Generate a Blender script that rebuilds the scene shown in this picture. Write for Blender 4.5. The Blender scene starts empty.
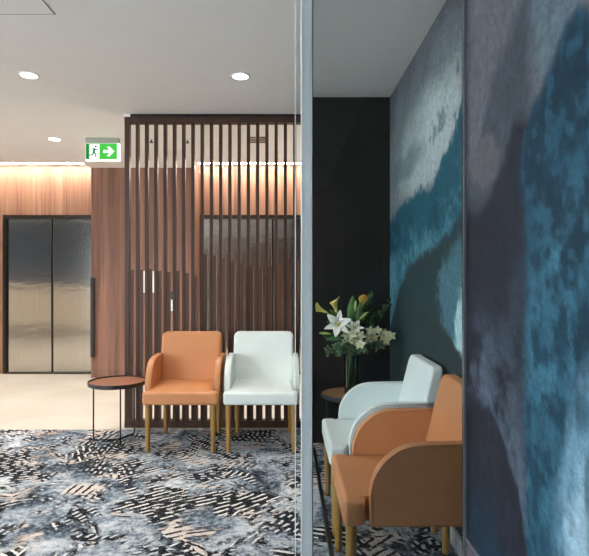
import bpy, bmesh, math, random
import numpy as np
from mathutils import Vector, Matrix
PI = math.pi
random.seed(7)
SC = bpy.context.scene
COL = SC.collection

# ------------------------------------------------------------------ helpers
def lin(c):
    c = c / 255.0
    return c / 12.92 if c <= 0.04045 else ((c + 0.055) / 1.055) ** 2.4
def rgb(r, g, b):
    return (lin(r), lin(g), lin(b), 1.0)

class NT:
    """tiny node-tree builder"""
    def __init__(self, name):
        self.m = bpy.data.materials.new(name)
        self.m.use_nodes = True
        self.t = self.m.node_tree
        self.b = self.t.nodes['Principled BSDF']
        self.out = self.t.nodes['Material Output']
    def n(self, typ, **kw):
        nd = self.t.nodes.new(typ)
        for k, v in kw.items():
            if k.startswith('i_'):
                nd.inputs[k[2:].replace('_', ' ')].default_value = v
            else:
                setattr(nd, k, v)
        return nd
    def l(self, a, b):
        self.t.links.new(a, b)
    def coord(self, scale=(1, 1, 1), rot=(0, 0, 0)):
        tc = self.n('ShaderNodeTexCoord')
        mp = self.n('ShaderNodeMapping')
        mp.inputs['Scale'].default_value = scale
        mp.inputs['Rotation'].default_value = rot
        self.l(tc.outputs['Object'], mp.inputs['Vector'])
        return mp.outputs['Vector']
    def noise(self, vec, scale=5, detail=3, rough=0.5, dist=0):
        nd = self.n('ShaderNodeTexNoise')
        nd.inputs['Scale'].default_value = scale
        nd.inputs['Detail'].default_value = detail
        nd.inputs['Roughness'].default_value = rough
        nd.inputs['Distortion'].default_value = dist
        if vec is not None: self.l(vec, nd.inputs['Vector'])
        return nd.outputs['Fac']
    def ramp(self, fac, stops, interp='LINEAR'):
        r = self.n('ShaderNodeValToRGB')
        r.color_ramp.interpolation = interp
        e = r.color_ramp.elements
        while len(e) < len(stops): e.new(0.5)
        for k, (p, c) in enumerate(stops):
            e[k].position = p
            e[k].color = c
        self.l(fac, r.inputs['Fac'])
        return r.outputs['Color']
    def math(self, op, a, b=None, clamp=False):
        nd = self.n('ShaderNodeMath', operation=op)
        nd.use_clamp = clamp
        for k, v in enumerate((a, b)):
            if v is None: continue
            if isinstance(v, (int, float)): nd.inputs[k].default_value = v
            else: self.l(v, nd.inputs[k])
        return nd.outputs[0]
    def mix(self, fac, a, b, blend='MIX'):
        nd = self.n('ShaderNodeMix', data_type='RGBA', blend_type=blend)
        for sock, v in ((nd.inputs[0], fac), (nd.inputs[6], a), (nd.inputs[7], b)):
            if isinstance(v, (int, float)): sock.default_value = v
            elif isinstance(v, tuple): sock.default_value = v
            else: self.l(v, sock)
        return nd.outputs[2]
    def set(self, **kw):
        for k, v in kw.items():
            self.b.inputs[k.replace('_', ' ')].default_value = v
        return self
    def bump(self, h, strength=0.2, dist=0.01):
        nd = self.n('ShaderNodeBump')
        nd.inputs['Strength'].default_value = strength
        nd.inputs['Distance'].default_value = dist
        self.l(h, nd.inputs['Height'])
        self.l(nd.outputs['Normal'], self.b.inputs['Normal'])

def plain(name, col, rough=0.5, metal=0.0, var=0.06, scale=30, bump=0.0, spec=0.5):
    t = NT(name)
    f = t.noise(t.coord(), scale, 4, 0.6)
    lo = tuple(c * (1 - var) for c in col[:3]) + (1,)
    hi = tuple(min(1, c * (1 + var)) for c in col[:3]) + (1,)
    t.l(t.ramp(f, [(0.3, lo), (0.7, hi)]), t.b.inputs['Base Color'])
    t.set(Roughness=rough, Metallic=metal)
    t.b.inputs['Specular IOR Level'].default_value = spec
    if bump: t.bump(f, bump, 0.002)
    return t.m

def emit(name, col, strength):
    t = NT(name)
    e = t.n('ShaderNodeEmission')
    e.inputs['Color'].default_value = col
    e.inputs['Strength'].default_value = strength
    t.l(e.outputs[0], t.out.inputs['Surface'])
    return t.m

def wood(name, dark, mid, light, rough=0.42, bands=9.0, spec=0.5):
    """vertical-grain timber: board bands plus fine streaks along z"""
    t = NT(name)
    a = t.noise(t.coord((bands, bands, 0.25)), 1.0, 3, 0.6)
    b = t.noise(t.coord((70, 70, 1.2)), 1.0, 4, 0.65)
    c = t.noise(t.coord((22, 22, 0.8)), 1.0, 3, 0.55, 0.6)
    f = t.math('ADD', t.math('MULTIPLY', a, 0.42), t.math('ADD', t.math('MULTIPLY', b, 0.28), t.math('MULTIPLY', c, 0.30)))
    t.l(t.ramp(f, [(0.34, dark), (0.5, mid), (0.66, light)]), t.b.inputs['Base Color'])
    t.set(Roughness=rough)
    t.b.inputs['Specular IOR Level'].default_value = spec
    t.bump(b, 0.06, 0.002)
    return t.m

def obj(name, bm, mat, parent=None, smooth=None, loc=None):
    me = bpy.data.meshes.new(name)
    bmesh.ops.recalc_face_normals(bm, faces=bm.faces)
    bm.to_mesh(me); bm.free()
    if mat: me.materials.append(mat)
    if smooth is not None:
        for p in me.polygons: p.use_smooth = True
        if smooth > 0: me.set_sharp_from_angle(angle=math.radians(smooth))
    o = bpy.data.objects.new(name, me)
    COL.objects.link(o)
    if parent: o.parent = parent
    if loc: o.location = loc
    return o
def tag(o, label, cat, group=None, kind=None):
    o['label'] = label; o['category'] = cat
    if group: o['group'] = group
    if kind: o['kind'] = kind
    return o
def thing(name, label, cat, loc=(0, 0, 0), rz=0.0, group=None):
    o = bpy.data.objects.new(name, None)
    o.empty_display_size = 0.1
    COL.objects.link(o)
    o.location = loc; o.rotation_euler = (0, 0, rz)
    return tag(o, label, cat, group)
def struct(name, bm, mat, label=None, smooth=None):
    o = obj(name, bm, mat, None, smooth)
    o['kind'] = 'structure'
    if label: o['label'] = label
    return o
def dup(root, loc, rz, label):
    r = root.copy(); COL.objects.link(r)
    r.location = loc; r.rotation_euler = (0, 0, rz); r['label'] = label
    for ch in list(root.children):
        c = ch.copy(); COL.objects.link(c); c.parent = r
        for g in ch.children:
            d = g.copy(); COL.objects.link(d); d.parent = c
    return r

def box(bm, x0, x1, y0, y1, z0, z1, bev=0.0, seg=2):
    tmp = bmesh.new()
    bmesh.ops.create_cube(tmp, size=1)
    for v in tmp.verts:
        v.co = Vector(((x0 + x1) / 2 + v.co.x * (x1 - x0), (y0 + y1) / 2 + v.co.y * (y1 - y0), (z0 + z1) / 2 + v.co.z * (z1 - z0)))
    if bev: bmesh.ops.bevel(tmp, geom=tmp.edges[:], offset=bev, segments=seg, affect='EDGES', profile=0.5)
    merge(bm, tmp)
    return bm
def merge(bm, tmp):
    me = bpy.data.meshes.new('t'); tmp.to_mesh(me); tmp.free()
    bm.from_mesh(me); bpy.data.meshes.remove(me)
def B(*a, **k): return box(bmesh.new(), *a, **k)

def prism(pts, axis, a0, a1, bev=0.0, seg=3):
    """extrude a closed outline along x, y or z; pts are the other two coordinates in order"""
    bm = bmesh.new()
    def P(p, a):
        return {'x': (a, p[0], p[1]), 'y': (p[0], a, p[1]), 'z': (p[0], p[1], a)}[axis]
    lo = [bm.verts.new(P(p, a0)) for p in pts]
    hi = [bm.verts.new(P(p, a1)) for p in pts]
    n = len(pts)
    caps = [bm.faces.new(lo), bm.faces.new(hi[::-1])]
    for k in range(n):
        bm.faces.new((lo[k], lo[(k + 1) % n], hi[(k + 1) % n], hi[k]))
    bmesh.ops.recalc_face_normals(bm, faces=bm.faces)
    if bev:
        es = set()
        for f in caps: es.update(f.edges)
        for e in bm.edges:
            if len(e.link_faces) == 2 and e.calc_face_angle(0) > 0.6: es.add(e)
        bmesh.ops.bevel(bm, geom=list(es), offset=bev, segments=seg, affect='EDGES', profile=0.5, clamp_overlap=True)
    return bm

def tube(bm, pts, r, n=10, r1=None, cap=True):
    """sweep a circle along a polyline; radius may taper to r1"""
    pts = [Vector(p) for p in pts]
    rings = []
    up = None
    for k, p in enumerate(pts):
        if k == 0: d = pts[1] - p
        elif k == len(pts) - 1: d = p - pts[k - 1]
        else: d = (pts[k + 1] - p).normalized() + (p - pts[k - 1]).normalized()
        d.normalize()
        if up is None:
            up = Vector((0, 0, 1)) if abs(d.z) < 0.9 else Vector((1, 0, 0))
        u = (up - d * up.dot(d)).normalized(); v = d.cross(u)
        up = u
        rr = r if r1 is None else r + (r1 - r) * k / (len(pts) - 1)
        rings.append([bm.verts.new(p + (u * math.cos(2 * PI * j / n) + v * math.sin(2 * PI * j / n)) * rr) for j in range(n)])
    for a, b in zip(rings, rings[1:]):
        for j in range(n):
            bm.faces.new((a[j], a[(j + 1) % n], b[(j + 1) % n], b[j]))
    if cap:
        bm.faces.new(rings[0][::-1]); bm.faces.new(rings[-1])
    return bm
def lathe(bm, prof, n=40, cx=0, cy=0, z0=0):
    """revolve (radius, z) points"""
    rings = []
    for r, z in prof:
        if r < 1e-5: rings.append([bm.verts.new((cx, cy, z0 + z))])
        else: rings.append([bm.verts.new((cx + r * math.cos(2 * PI * j / n), cy + r * math.sin(2 * PI * j / n), z0 + z)) for j in range(n)])
    for a, b in zip(rings, rings[1:]):
        if len(a) == 1 and len(b) == 1: continue
        for j in range(n):
            k = (j + 1) % n
            if len(a) == 1: bm.faces.new((a[0], b[k], b[j]))
            elif len(b) == 1: bm.faces.new((a[j], a[k], b[0]))
            else: bm.faces.new((a[j], a[k], b[k], b[j]))
    return bm

# ------------------------------------------------------------------ materials
M = {}
M['ceil'] = plain('ceiling_paint', rgb(236, 234, 231), 0.9, 0, 0.015, 6, 0, 0.2)
M['white_paint'] = plain('warm_white_paint', rgb(222, 214, 202), 0.9, 0, 0.015, 6, 0, 0.2)
M['groove'] = plain('groove', rgb(110, 106, 102), 0.9, 0, 0.02)
M['fascia'] = wood('lift_fascia_timber', rgb(108, 76, 60), rgb(146, 107, 85), rgb(176, 137, 112), 0.5, 9)
M['nib'] = wood('nib_timber', rgb(94, 64, 52), rgb(134, 95, 78), rgb(166, 124, 103), 0.5, 8)
M['slat'] = wood('slat_timber', rgb(50, 35, 28), rgb(69, 49, 40), rgb(88, 64, 52), 0.42, 16, 0.25)
M['batten'] = wood('batten_timber', rgb(62, 43, 34), rgb(84, 60, 49), rgb(108, 79, 65), 0.45, 16, 0.25)
M['dark_panel'] = wood('black_timber', rgb(24, 22, 20), rgb(31, 29, 26), rgb(40, 37, 33), 0.62, 12, 0.2)
M['black_metal'] = plain('black_metal', rgb(24, 24, 26), 0.45, 0.0, 0.05, 40)
M['black_gloss'] = plain('black_gloss', rgb(14, 14, 15), 0.3, 0.0, 0.05, 40)
M['dark_steel'] = plain('dark_steel', rgb(64, 60, 56), 0.35, 0.9, 0.05, 30)
M['alu'] = plain('satin_aluminium', rgb(212, 220, 227), 0.45, 0.15, 0.02, 50)
M['alu_dim'] = plain('jamb_aluminium', rgb(120, 126, 134), 0.4, 0.6, 0.02, 50)
M['skirt'] = plain('grey_skirting', rgb(150, 152, 152), 0.5, 0.0, 0.03, 20)
M['plinth'] = plain('mauve_grey_plinth', rgb(96, 88, 98), 0.6, 0.0, 0.05, 20)
M['led'] = emit('led_light', (1.0, 0.90, 0.80, 1), 125)
M['lamp'] = emit('downlight_glow', (1.0, 0.96, 0.90, 1), 22)
M['ring'] = plain('downlight_ring', rgb(238, 236, 232), 0.5, 0, 0.02)
M['exit_green'] = emit('exit_green', (0.07, 0.52, 0.07, 1), 1.05)
M['exit_dark'] = emit('exit_dark_green', (0.02, 0.20, 0.07, 1), 1.0)
M['exit_white'] = emit('exit_white', (0.93, 1.0, 0.92, 1), 1.5)
M['exit_house'] = plain('exit_housing', rgb(168, 172, 160), 0.6, 0, 0.03)
M['plaque'] = plain('white_plaque', rgb(245, 240, 235), 0.5, 0, 0.02)
M['table_wood'] = wood('walnut_table', rgb(118, 74, 54), rgb(150, 98, 72), rgb(176, 120, 90), 0.4, 30)
M['table_oak'] = wood('oak_table', rgb(120, 88, 58), rgb(150, 114, 78), rgb(174, 136, 96), 0.4, 30)
M['oak'] = wood('oak_leg', rgb(128, 94, 42), rgb(158, 120, 60), rgb(180, 142, 78), 0.45, 30)

def leather(name, col, rough=0.42):
    t = NT(name)
    big = t.noise(t.coord(), 6, 2)
    fine = t.noise(t.coord(), 320, 2, 0.6)
    lo = tuple(c * 0.93 for c in col[:3]) + (1,)
    t.l(t.ramp(big, [(0.3, lo), (0.7, col)]), t.b.inputs['Base Color'])
    t.set(Roughness=rough)
    t.bump(fine, 0.12, 0.001)
    return t.m
M['tan'] = leather('tan_leather', rgb(203, 138, 90))
M['mint'] = leather('white_leather', rgb(224, 233, 230))

# brushed steel lift doors
t = NT('brushed_steel')
a = t.noise(t.coord((160, 160, 1.5)), 1.0, 3, 0.6)
t.l(t.ramp(a, [(0.3, rgb(184, 181, 175)), (0.7, rgb(204, 201, 195))]), t.b.inputs['Base Color'])
t.set(Metallic=1.0, Roughness=0.13)
w = t.noise(t.coord((2.2, 2.2, 5)), 1.0, 2, 0.5, 0.6)
t.bump(w, 0.10, 0.02)
M['steel'] = t.m

# glass: clear pane with a cool tint and a fresnel reflection
def glass(name, tint, refl=1.0):
    t = NT(name)
    tr = t.n('ShaderNodeBsdfTransparent'); tr.inputs['Color'].default_value = tint
    gl = t.n('ShaderNodeBsdfGlossy'); gl.inputs['Roughness'].default_value = 0.02
    fr = t.n('ShaderNodeFresnel'); fr.inputs['IOR'].default_value = 1.35
    mx = t.n('ShaderNodeMixShader')
    t.l(t.math('MULTIPLY', fr.outputs[0], refl), mx.inputs[0])
    t.l(tr.outputs[0], mx.inputs[1]); t.l(gl.outputs[0], mx.inputs[2])
    t.l(mx.outputs[0], t.out.inputs['Surface'])
    return t.m
M['glass_fixed'] = glass('tinted_glass', (0.79, 0.812, 0.832, 1), 0.2)
M['glass_door'] = glass('clear_glass', (0.965, 0.98, 0.975, 1), 0.35)
M['glass_edge'] = plain('glass_edge', rgb(212, 222, 222), 0.25, 0.0, 0.02)
M['vase_glass'] = glass('vase_glass', (0.80, 0.86, 0.82, 1), 1.0)
M['water'] = glass('vase_water', (0.86, 0.90, 0.84, 1), 0.5)

# stone tile floor
t = NT('cream_stone_tile')
a = t.noise(t.coord(), 1.6, 5, 0.6, 0.4)
t.l(t.ramp(a, [(0.3, rgb(184, 178, 167)), (0.7, rgb(200, 195, 185))]), t.b.inputs['Base Color'])
t.set(Roughness=0.35)
M['tile'] = t.m

# carpet: mottled slate / pale blue ground with patches of brush-stroke hatching
def carpet():
    t = NT('carpet_weave')
    tc = t.n('ShaderNodeTexCoord')
    P = tc.outputs['Object']
    nc = t.n('ShaderNodeTexNoise'); nc.inputs['Scale'].default_value = 3.0; nc.inputs['Detail'].default_value = 4
    t.l(P, nc.inputs['Vector'])
    wv = t.n('ShaderNodeVectorMath', operation='SUBTRACT'); t.l(nc.outputs['Color'], wv.inputs[0]); wv.inputs[1].default_value = (0.5, 0.5, 0.5)
    ws = t.n('ShaderNodeVectorMath', operation='SCALE'); t.l(wv.outputs[0], ws.inputs[0]); ws.inputs['Scale'].default_value = 0.22
    wa = t.n('ShaderNodeVectorMath', operation='ADD'); t.l(P, wa.inputs[0]); t.l(ws.outputs[0], wa.inputs[1])
    W = wa.outputs[0]
    # ground: clouds of pale grey-blue, slate and near black, with beige breaks
    g1 = t.noise(W, 2.6, 9, 0.72, 0.6)
    g2 = t.noise(P, 34, 4, 0.75)
    g = t.math('ADD', t.math('MULTIPLY', g1, 0.66), t.math('MULTIPLY', g2, 0.34))
    ground = t.ramp(g, [(0.38, rgb(20, 24, 30)), (0.44, rgb(68, 79, 91)), (0.49, rgb(126, 139, 152)), (0.54, rgb(174, 183, 192)), (0.62, rgb(214, 216, 219))])
    be = t.noise(W, 3.4, 7, 0.7)
    ground = t.mix(t.ramp(be, [(0.56, (0, 0, 0, 1)), (0.66, (0.6, 0.6, 0.6, 1))]), ground, rgb(204, 184, 170))
    fac_col = ground
    def hatch(fac_col, seedoff, vscale, freq, dash, patch_lo, patch_hi, base, stroke, width, thr):
        mp = t.n('ShaderNodeMapping'); mp.inputs['Location'].default_value = seedoff
        t.l(W, mp.inputs['Vector'])
        vo = t.n('ShaderNodeTexVoronoi'); vo.inputs['Scale'].default_value = vscale; vo.voronoi_dimensions = '2D'
        t.l(mp.outputs[0], vo.inputs['Vector'])
        sp = t.n('ShaderNodeSeparateColor'); t.l(vo.outputs['Color'], sp.inputs[0])
        ang = t.math('MULTIPLY', sp.outputs[0], 6.28)
        vr = t.n('ShaderNodeVectorRotate', rotation_type='Z_AXIS')
        t.l(P, vr.inputs['Vector']); t.l(ang, vr.inputs['Angle'])
        wob = t.n('ShaderNodeTexNoise'); wob.inputs['Scale'].default_value = 5; t.l(P, wob.inputs['Vector'])
        wadd = t.n('ShaderNodeVectorMath', operation='SCALE'); t.l(wob.outputs['Color'], wadd.inputs[0]); wadd.inputs['Scale'].default_value = 0.035
        wsum = t.n('ShaderNodeVectorMath', operation='ADD'); t.l(vr.outputs[0], wsum.inputs[0]); t.l(wadd.outputs[0], wsum.inputs[1])
        sx = t.n('ShaderNodeSeparateXYZ'); t.l(wsum.outputs[0], sx.inputs[0])
        row = t.math('MULTIPLY', sx.outputs[0], freq)
        fr = t.math('FRACT', row)
        tri = t.math('ABSOLUTE', t.math('SUBTRACT', fr, 0.5))            # 0 at stroke centre
        # dashes along the stroke, shifted per row
        rid = t.math('FLOOR', row)
        sh = t.math('FRACT', t.math('MULTIPLY', t.math('SINE', t.math('MULTIPLY', rid, 12.99)), 43.7))
        al = t.math('FRACT', t.math('ADD', t.math('MULTIPLY', sx.outputs[1], dash), sh))
        al2 = t.math('ABSOLUTE', t.math('SUBTRACT', al, 0.5))
        rag = t.math('MULTIPLY', t.math('SUBTRACT', t.noise(P, 30, 4, 0.7), 0.5), 0.55)
        s1 = t.math('LESS_THAN', t.math('ADD', tri, rag), width)
        s2 = t.math('LESS_THAN', t.math('ADD', al2, rag), thr)
        st = t.math('MULTIPLY', s1, s2)
        pn = t.noise(mp.outputs[0], 2.7, 9, 0.68, 0.4)
        pm = t.math('MULTIPLY', t.ramp(pn, [(patch_lo, (0, 0, 0, 1)), (patch_hi, (1, 1, 1, 1))]), t.math('GREATER_THAN', sp.outputs[1], 0.12))
        tex = t.noise(P, 60, 3, 0.7)
        pb = t.mix(t.ramp(tex, [(0.52, (0, 0, 0, 1)), (0.7, (0.5, 0.5, 0.5, 1))]), base, rgb(120, 130, 142))
        patch = t.mix(st, pb, stroke)
        return t.mix(pm, fac_col, patch)
    c = hatch(fac_col, (3.1, 1.7, 0), 2.6, 24, 6.0, 0.505, 0.55, rgb(22, 24, 29), rgb(228, 225, 221), 0.17, 0.34)
    c = hatch(c, (-5.3, 8.2, 0), 2.8, 27, 13.0, 0.515, 0.56, rgb(22, 25, 30), rgb(206, 208, 212), 0.20, 0.25)
    c = hatch(c, (11.3, -4.2, 0), 3.0, 22, 3.4, 0.555, 0.60, rgb(212, 201, 193), rgb(40, 42, 48), 0.18, 0.40)
    fine = t.noise(P, 260, 2, 0.6)
    c = t.mix(0.30, c, t.ramp(fine, [(0.3, (0.25, 0.25, 0.25, 1)), (0.7, (0.85, 0.85, 0.85, 1))]), 'OVERLAY')
    t.l(c, t.b.inputs['Base Color'])
    t.set(Roughness=0.95)
    t.b.inputs['Specular IOR Level'].default_value = 0.1
    t.bump(fine, 0.5, 0.004)
    return t.m
M['carpet'] = carpet()

# ------------------------------------------------------------------ the watercolour mountain mural
def vnoise(x, y, seed):
    xi = np.floor(x).astype(np.int64); yi = np.floor(y).astype(np.int64)
    fx = x - xi; fy = y - yi
    fx = fx * fx * (3 - 2 * fx); fy = fy * fy * (3 - 2 * fy)
    def h(a, b):
        n = (a * 374761393 + b * 668265263 + seed * 974634777) & 0xffffffff
        n = ((n ^ (n >> 13)) * 1274126177) & 0xffffffff
        return ((n ^ (n >> 16)) & 0xffff) / 65535.0
    return (h(xi, yi) * (1 - fx) + h(xi + 1, yi) * fx) * (1 - fy) + (h(xi, yi + 1) * (1 - fx) + h(xi + 1, yi + 1) * fx) * fy
def fbm(x, y, s, seed, octv=5, gain=0.55):
    tot = 0; amp = 1; nrm = 0
    for k in range(octv):
        tot = tot + amp * vnoise(x * s * 2 ** k + 17.3 * k, y * s * 2 ** k - 9.1 * k, seed + k); nrm += amp; amp *= gain
    return tot / nrm
def sstep(a, b, x):
    q = np.clip((x - a) / (b - a), 0, 1); return q * q * (3 - 2 * q)
def c3(r, g, b): return np.array([lin(r), lin(g), lin(b)])
def over(base, col, m): return base + (col - base) * m[..., None]
def ridge(pts, y):
    p = sorted(pts); return np.interp(y, [a for a, _ in p], [b for _, b in p])
def blob(y, z, cy, cz, ry, rz, soft=1.0):
    return np.exp(-(((y - cy) / ry) ** 2 + ((z - cz) / rz) ** 2) * soft)

def grade(c):
    """deepen the inks and soften their saturation"""
    g = c.mean(axis=-1, keepdims=True)
    c = g + (c - g) * 1.02
    return c * np.array([1.0, 1.04, 0.95]) * (0.50 + 0.80 * np.clip(g, 0, 0.6))
def mural_far(y, z):
    n1 = fbm(y, z, 3, 11); n2 = fbm(y, z, 9, 23); n3 = fbm(y, z, 26, 31, 3)
    rough = (n2 - 0.5) * 0.10 + (n3 - 0.5) * 0.07
    c = np.zeros(y.shape + (3,)) + c3(134, 142, 152)
    c = over(c, c3(170, 180, 188), sstep(0.25, 0.75, blob(y, z, 2.9, 2.0, 1.0, 0.36) + (n1 - 0.5) * 0.5))
    c = over(c, c3(98, 100, 114), sstep(2.25, 2.7, z + (n1 - 0.5) * 0.6 + (y - 3) * 0.12) * 0.85)
    c = over(c, c3(108, 128, 142), sstep(0.30, 0.75, blob(y, z, 3.55, 1.98, 0.6, 0.10) + (n2 - 0.5) * 0.9 + (n3 - 0.5) * 0.4) * 0.6)
    c = over(c, c3(88, 112, 128), sstep(0.42, 0.75, np.exp(-((z - (2.02 - (y - 2.75) * 0.30)) / 0.10) ** 2) * sstep(2.3, 2.6, y) * (1 - sstep(2.8, 3.1, y)) * 0.7 + (n2 - 0.5) * 1.2 + (n3 - 0.5) * 1.0) * 0.7)
    # first ridge, teal, dissolving downwards into pale mist
    r = ridge([(1.8, 2.5), (2.26, 2.18), (2.34, 2.09), (2.43, 1.93), (2.62, 1.86), (2.75, 1.80), (2.81, 1.76), (2.89, 1.73), (3.22, 1.75), (3.61, 1.74), (3.95, 1.67), (4.2, 1.66)], y) + rough
    d = r - z
    c = over(c, c3(44, 104, 128), sstep(-0.03, 0.02, d))
    c = over(c, c3(32, 84, 106), sstep(0, 0.1, d) * (1 - sstep(0.15, 0.45, d)) * sstep(0.4, 0.6, n1))
    mist = sstep(0.16, 0.42, d + (n2 - 0.5) * 0.3)
    c = over(c, c3(104, 158, 182), mist * 0.8 * sstep(0.3, 0.62, n1 * 0.6 + n3 * 0.4 + 0.05))
    # second ridge, dark slate
    r2 = ridge([(1.8, 1.72), (2.24, 1.62), (2.34, 1.57), (2.51, 1.47), (2.81, 1.41), (3.3, 1.36), (3.59, 1.22), (3.89, 0.96), (4.15, 0.72)], y) + rough * 0.8
    d2 = r2 - z
    c = over(c, c3(58, 78, 86), sstep(-0.02, 0.03, d2))
    # bright mist pouring down on the near side
    mb = sstep(0.30, 0.62, blob(y, z, 2.46, 1.12, 0.28, 0.36) + (n2 - 0.5) * 0.5 + (n3 - 0.5) * 0.3) * sstep(0.0, 0.2, d2)
    c = over(c, c3(92, 140, 160), mb * 0.9)
    mb2 = sstep(0.35, 0.7, blob(y, z, 2.36, 1.0, 0.12, 0.22) + (n3 - 0.5) * 0.5) * sstep(0.0, 0.2, d2)
    c = over(c, c3(176, 208, 222), mb2)
    r3 = ridge([(1.8, 0.70), (2.2, 0.82), (2.35, 0.88), (2.43, 0.91), (2.54, 0.97), (2.72, 1.01), (2.99, 1.06), (3.4, 1.0), (4.2, 0.8)], y) + rough * 0.7
    c = over(c, c3(60, 76, 80), sstep(-0.015, 0.015, r3 - z))
    return np.clip(grade(c) * (0.86 + 0.28 * n3)[..., None], 0, 1)

def mural_near(y, z):
    n1 = fbm(y, z, 3.2, 61); n2 = fbm(y, z, 10, 73); n3 = fbm(y, z, 30, 87, 4); nv = fbm(y * 2.2, z * 0.7, 12, 95, 3)
    rough = (n2 - 0.5) * 0.09 + (n3 - 0.5) * 0.05
    c = np.zeros(y.shape + (3,)) + c3(104, 105, 118)
    c = over(c, c3(98, 114, 130), sstep(0.3, 0.7, blob(y, z, 1.22, 1.98, 0.16, 0.32) + (n1 - 0.5) * 0.5))
    # plum middle ridge
    ru = ridge([(1.0, 2.1), (1.3, 2.03), (1.36, 2.0), (1.43, 1.94), (1.49, 1.92), (1.56, 1.88), (1.64, 1.74), (1.73, 1.62), (1.85, 1.56)], y) + rough
    m = sstep(-0.03, 0.08, ru - z) * sstep(1.26, 1.36, y + (n2 - 0.5) * 0.1)
    c = over(c, c3(74, 82, 97), m)
    c = over(c, c3(98, 95, 108), m * sstep(0.35, 0.7, blob(y, z, 1.62, 1.60, 0.14, 0.10) + (n2 - 0.5) * 0.4))
    # dark plum body
    rp = ridge([(1.2, 1.62), (1.36, 1.66), (1.42, 1.66), (1.47, 1.60), (1.53, 1.53), (1.58, 1.48), (1.66, 1.47), (1.73, 1.48), (1.83, 1.44)], y) + rough
    dp = rp - z
    c = over(c, c3(38, 43, 59), sstep(-0.04, 0.04, dp))
    c = over(c, c3(62, 76, 96), sstep(0.25, 0.6, dp + (n1 - 0.5) * 0.3) * sstep(0.35, 0.65, n2) * 0.8)
    c = over(c, c3(70, 84, 104), blob(y, z, 1.62, 0.98, 0.22, 0.10) * 0.8 * sstep(0.3, 0.6, n2))
    # blue mountain on the near strip of paper
    rb = ridge([(0.3, 1.3), (0.8, 1.62), (1.0, 1.72), (1.066, 1.777), (1.095, 1.802), (1.129, 1.81), (1.162, 1.80), (1.187, 1.776), (1.218, 1.737), (1.296, 1.695), (1.345, 1.65), (1.38, 1.56), (1.42, 1.45)], y) + rough * 0.8
    db = rb - z
    side = 1 - sstep(1.32, 1.385, y + (n2 - 0.5) * 0.07 + (n3 - 0.5) * 0.04 - np.clip(z - 1.45, 0, 1) * 0.25)
    m = sstep(-0.02, 0.03, db) * side
    c = over(c, c3(28, 72, 98), m)
    c = over(c, c3(20, 54, 76), m * sstep(0.45, 0.62, n1) * 0.8)
    c = over(c, c3(62, 114, 142), m * sstep(0.22, 0.55, db + (n1 - 0.5) * 0.5) * sstep(0.44, 0.60, n2 * 0.45 + nv * 0.2 + n3 * 0.35))
    c = over(c, c3(46, 92, 120), m * sstep(0.52, 0.66, n3) * 0.6)
    low = sstep(0.42, 0.72, blob(y, z, 1.06, 0.72, 0.20, 0.42) + (n1 - 0.5) * 0.45 + (nv - 0.5) * 0.3) * side
    c = over(c, c3(112, 150, 180), low * 0.95)
    low2 = sstep(0.45, 0.85, blob(y, z, 1.08, 0.66, 0.10, 0.26) + (n2 - 0.5) * 0.5) * side
    c = over(c, c3(150, 178, 202), low2 * 0.8)
    streak = sstep(0.5, 0.68, nv * 0.6 + n3 * 0.4) * sstep(0.5, 0.9, db) * side
    c = over(c, c3(40, 86, 112), streak * 0.6)
    n4 = fbm(y, z, 22, 131, 4)
    # foot of the dark hill
    rl = ridge([(1.2, 0.1), (1.30, 0.38), (1.33, 0.52), (1.36, 0.61), (1.39, 0.69), (1.46, 0.76), (1.51, 0.81), (1.56, 0.845), (1.64, 0.86), (1.73, 0.86), (1.85, 0.87)], y) + rough * 0.45 + (n4 - 0.5) * 0.07
    dl = rl - z
    c = over(c, c3(92, 104, 126), sstep(-0.32, -0.02, dl) * (1 - side) * sstep(0.36, 0.62, n4 * 0.6 + n2 * 0.4) * 0.8)
    c = over(c, c3(34, 38, 54), sstep(-0.015, 0.02, dl))
    c = over(c, c3(48, 54, 72), sstep(0.5, 0.62, n4) * sstep(0.0, 0.05, dl) * 0.6)
    c = over(c, c3(26, 58, 82), sstep(0.15, 0.42, dl + (n2 - 0.5) * 0.3) * 0.7)
    return np.clip(grade(c) * (0.84 + 0.32 * n3)[..., None], 0, 1)

def mural_mat():
    t = NT('mural_paper')
    at = t.n('ShaderNodeVertexColor'); at.layer_name = 'paint'
    f = t.noise(t.coord(), 150, 3, 0.7)
    g = t.noise(t.coord(), 34, 4, 0.7)
    f2 = t.math('ADD', t.math('MULTIPLY', f, 0.4), t.math('MULTIPLY', g, 0.6))
    c = t.mix(0.75, at.outputs['Color'], t.ramp(f2, [(0.3, (0.2, 0.2, 0.2, 1)), (0.7, (0.8, 0.8, 0.8, 1))]), 'OVERLAY')
    t.l(c, t.b.inputs['Base Color'])
    t.set(Roughness=0.7)
    t.b.inputs['Specular IOR Level'].default_value = 0.25
    return t.m
M['mural'] = mural_mat()

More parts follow.
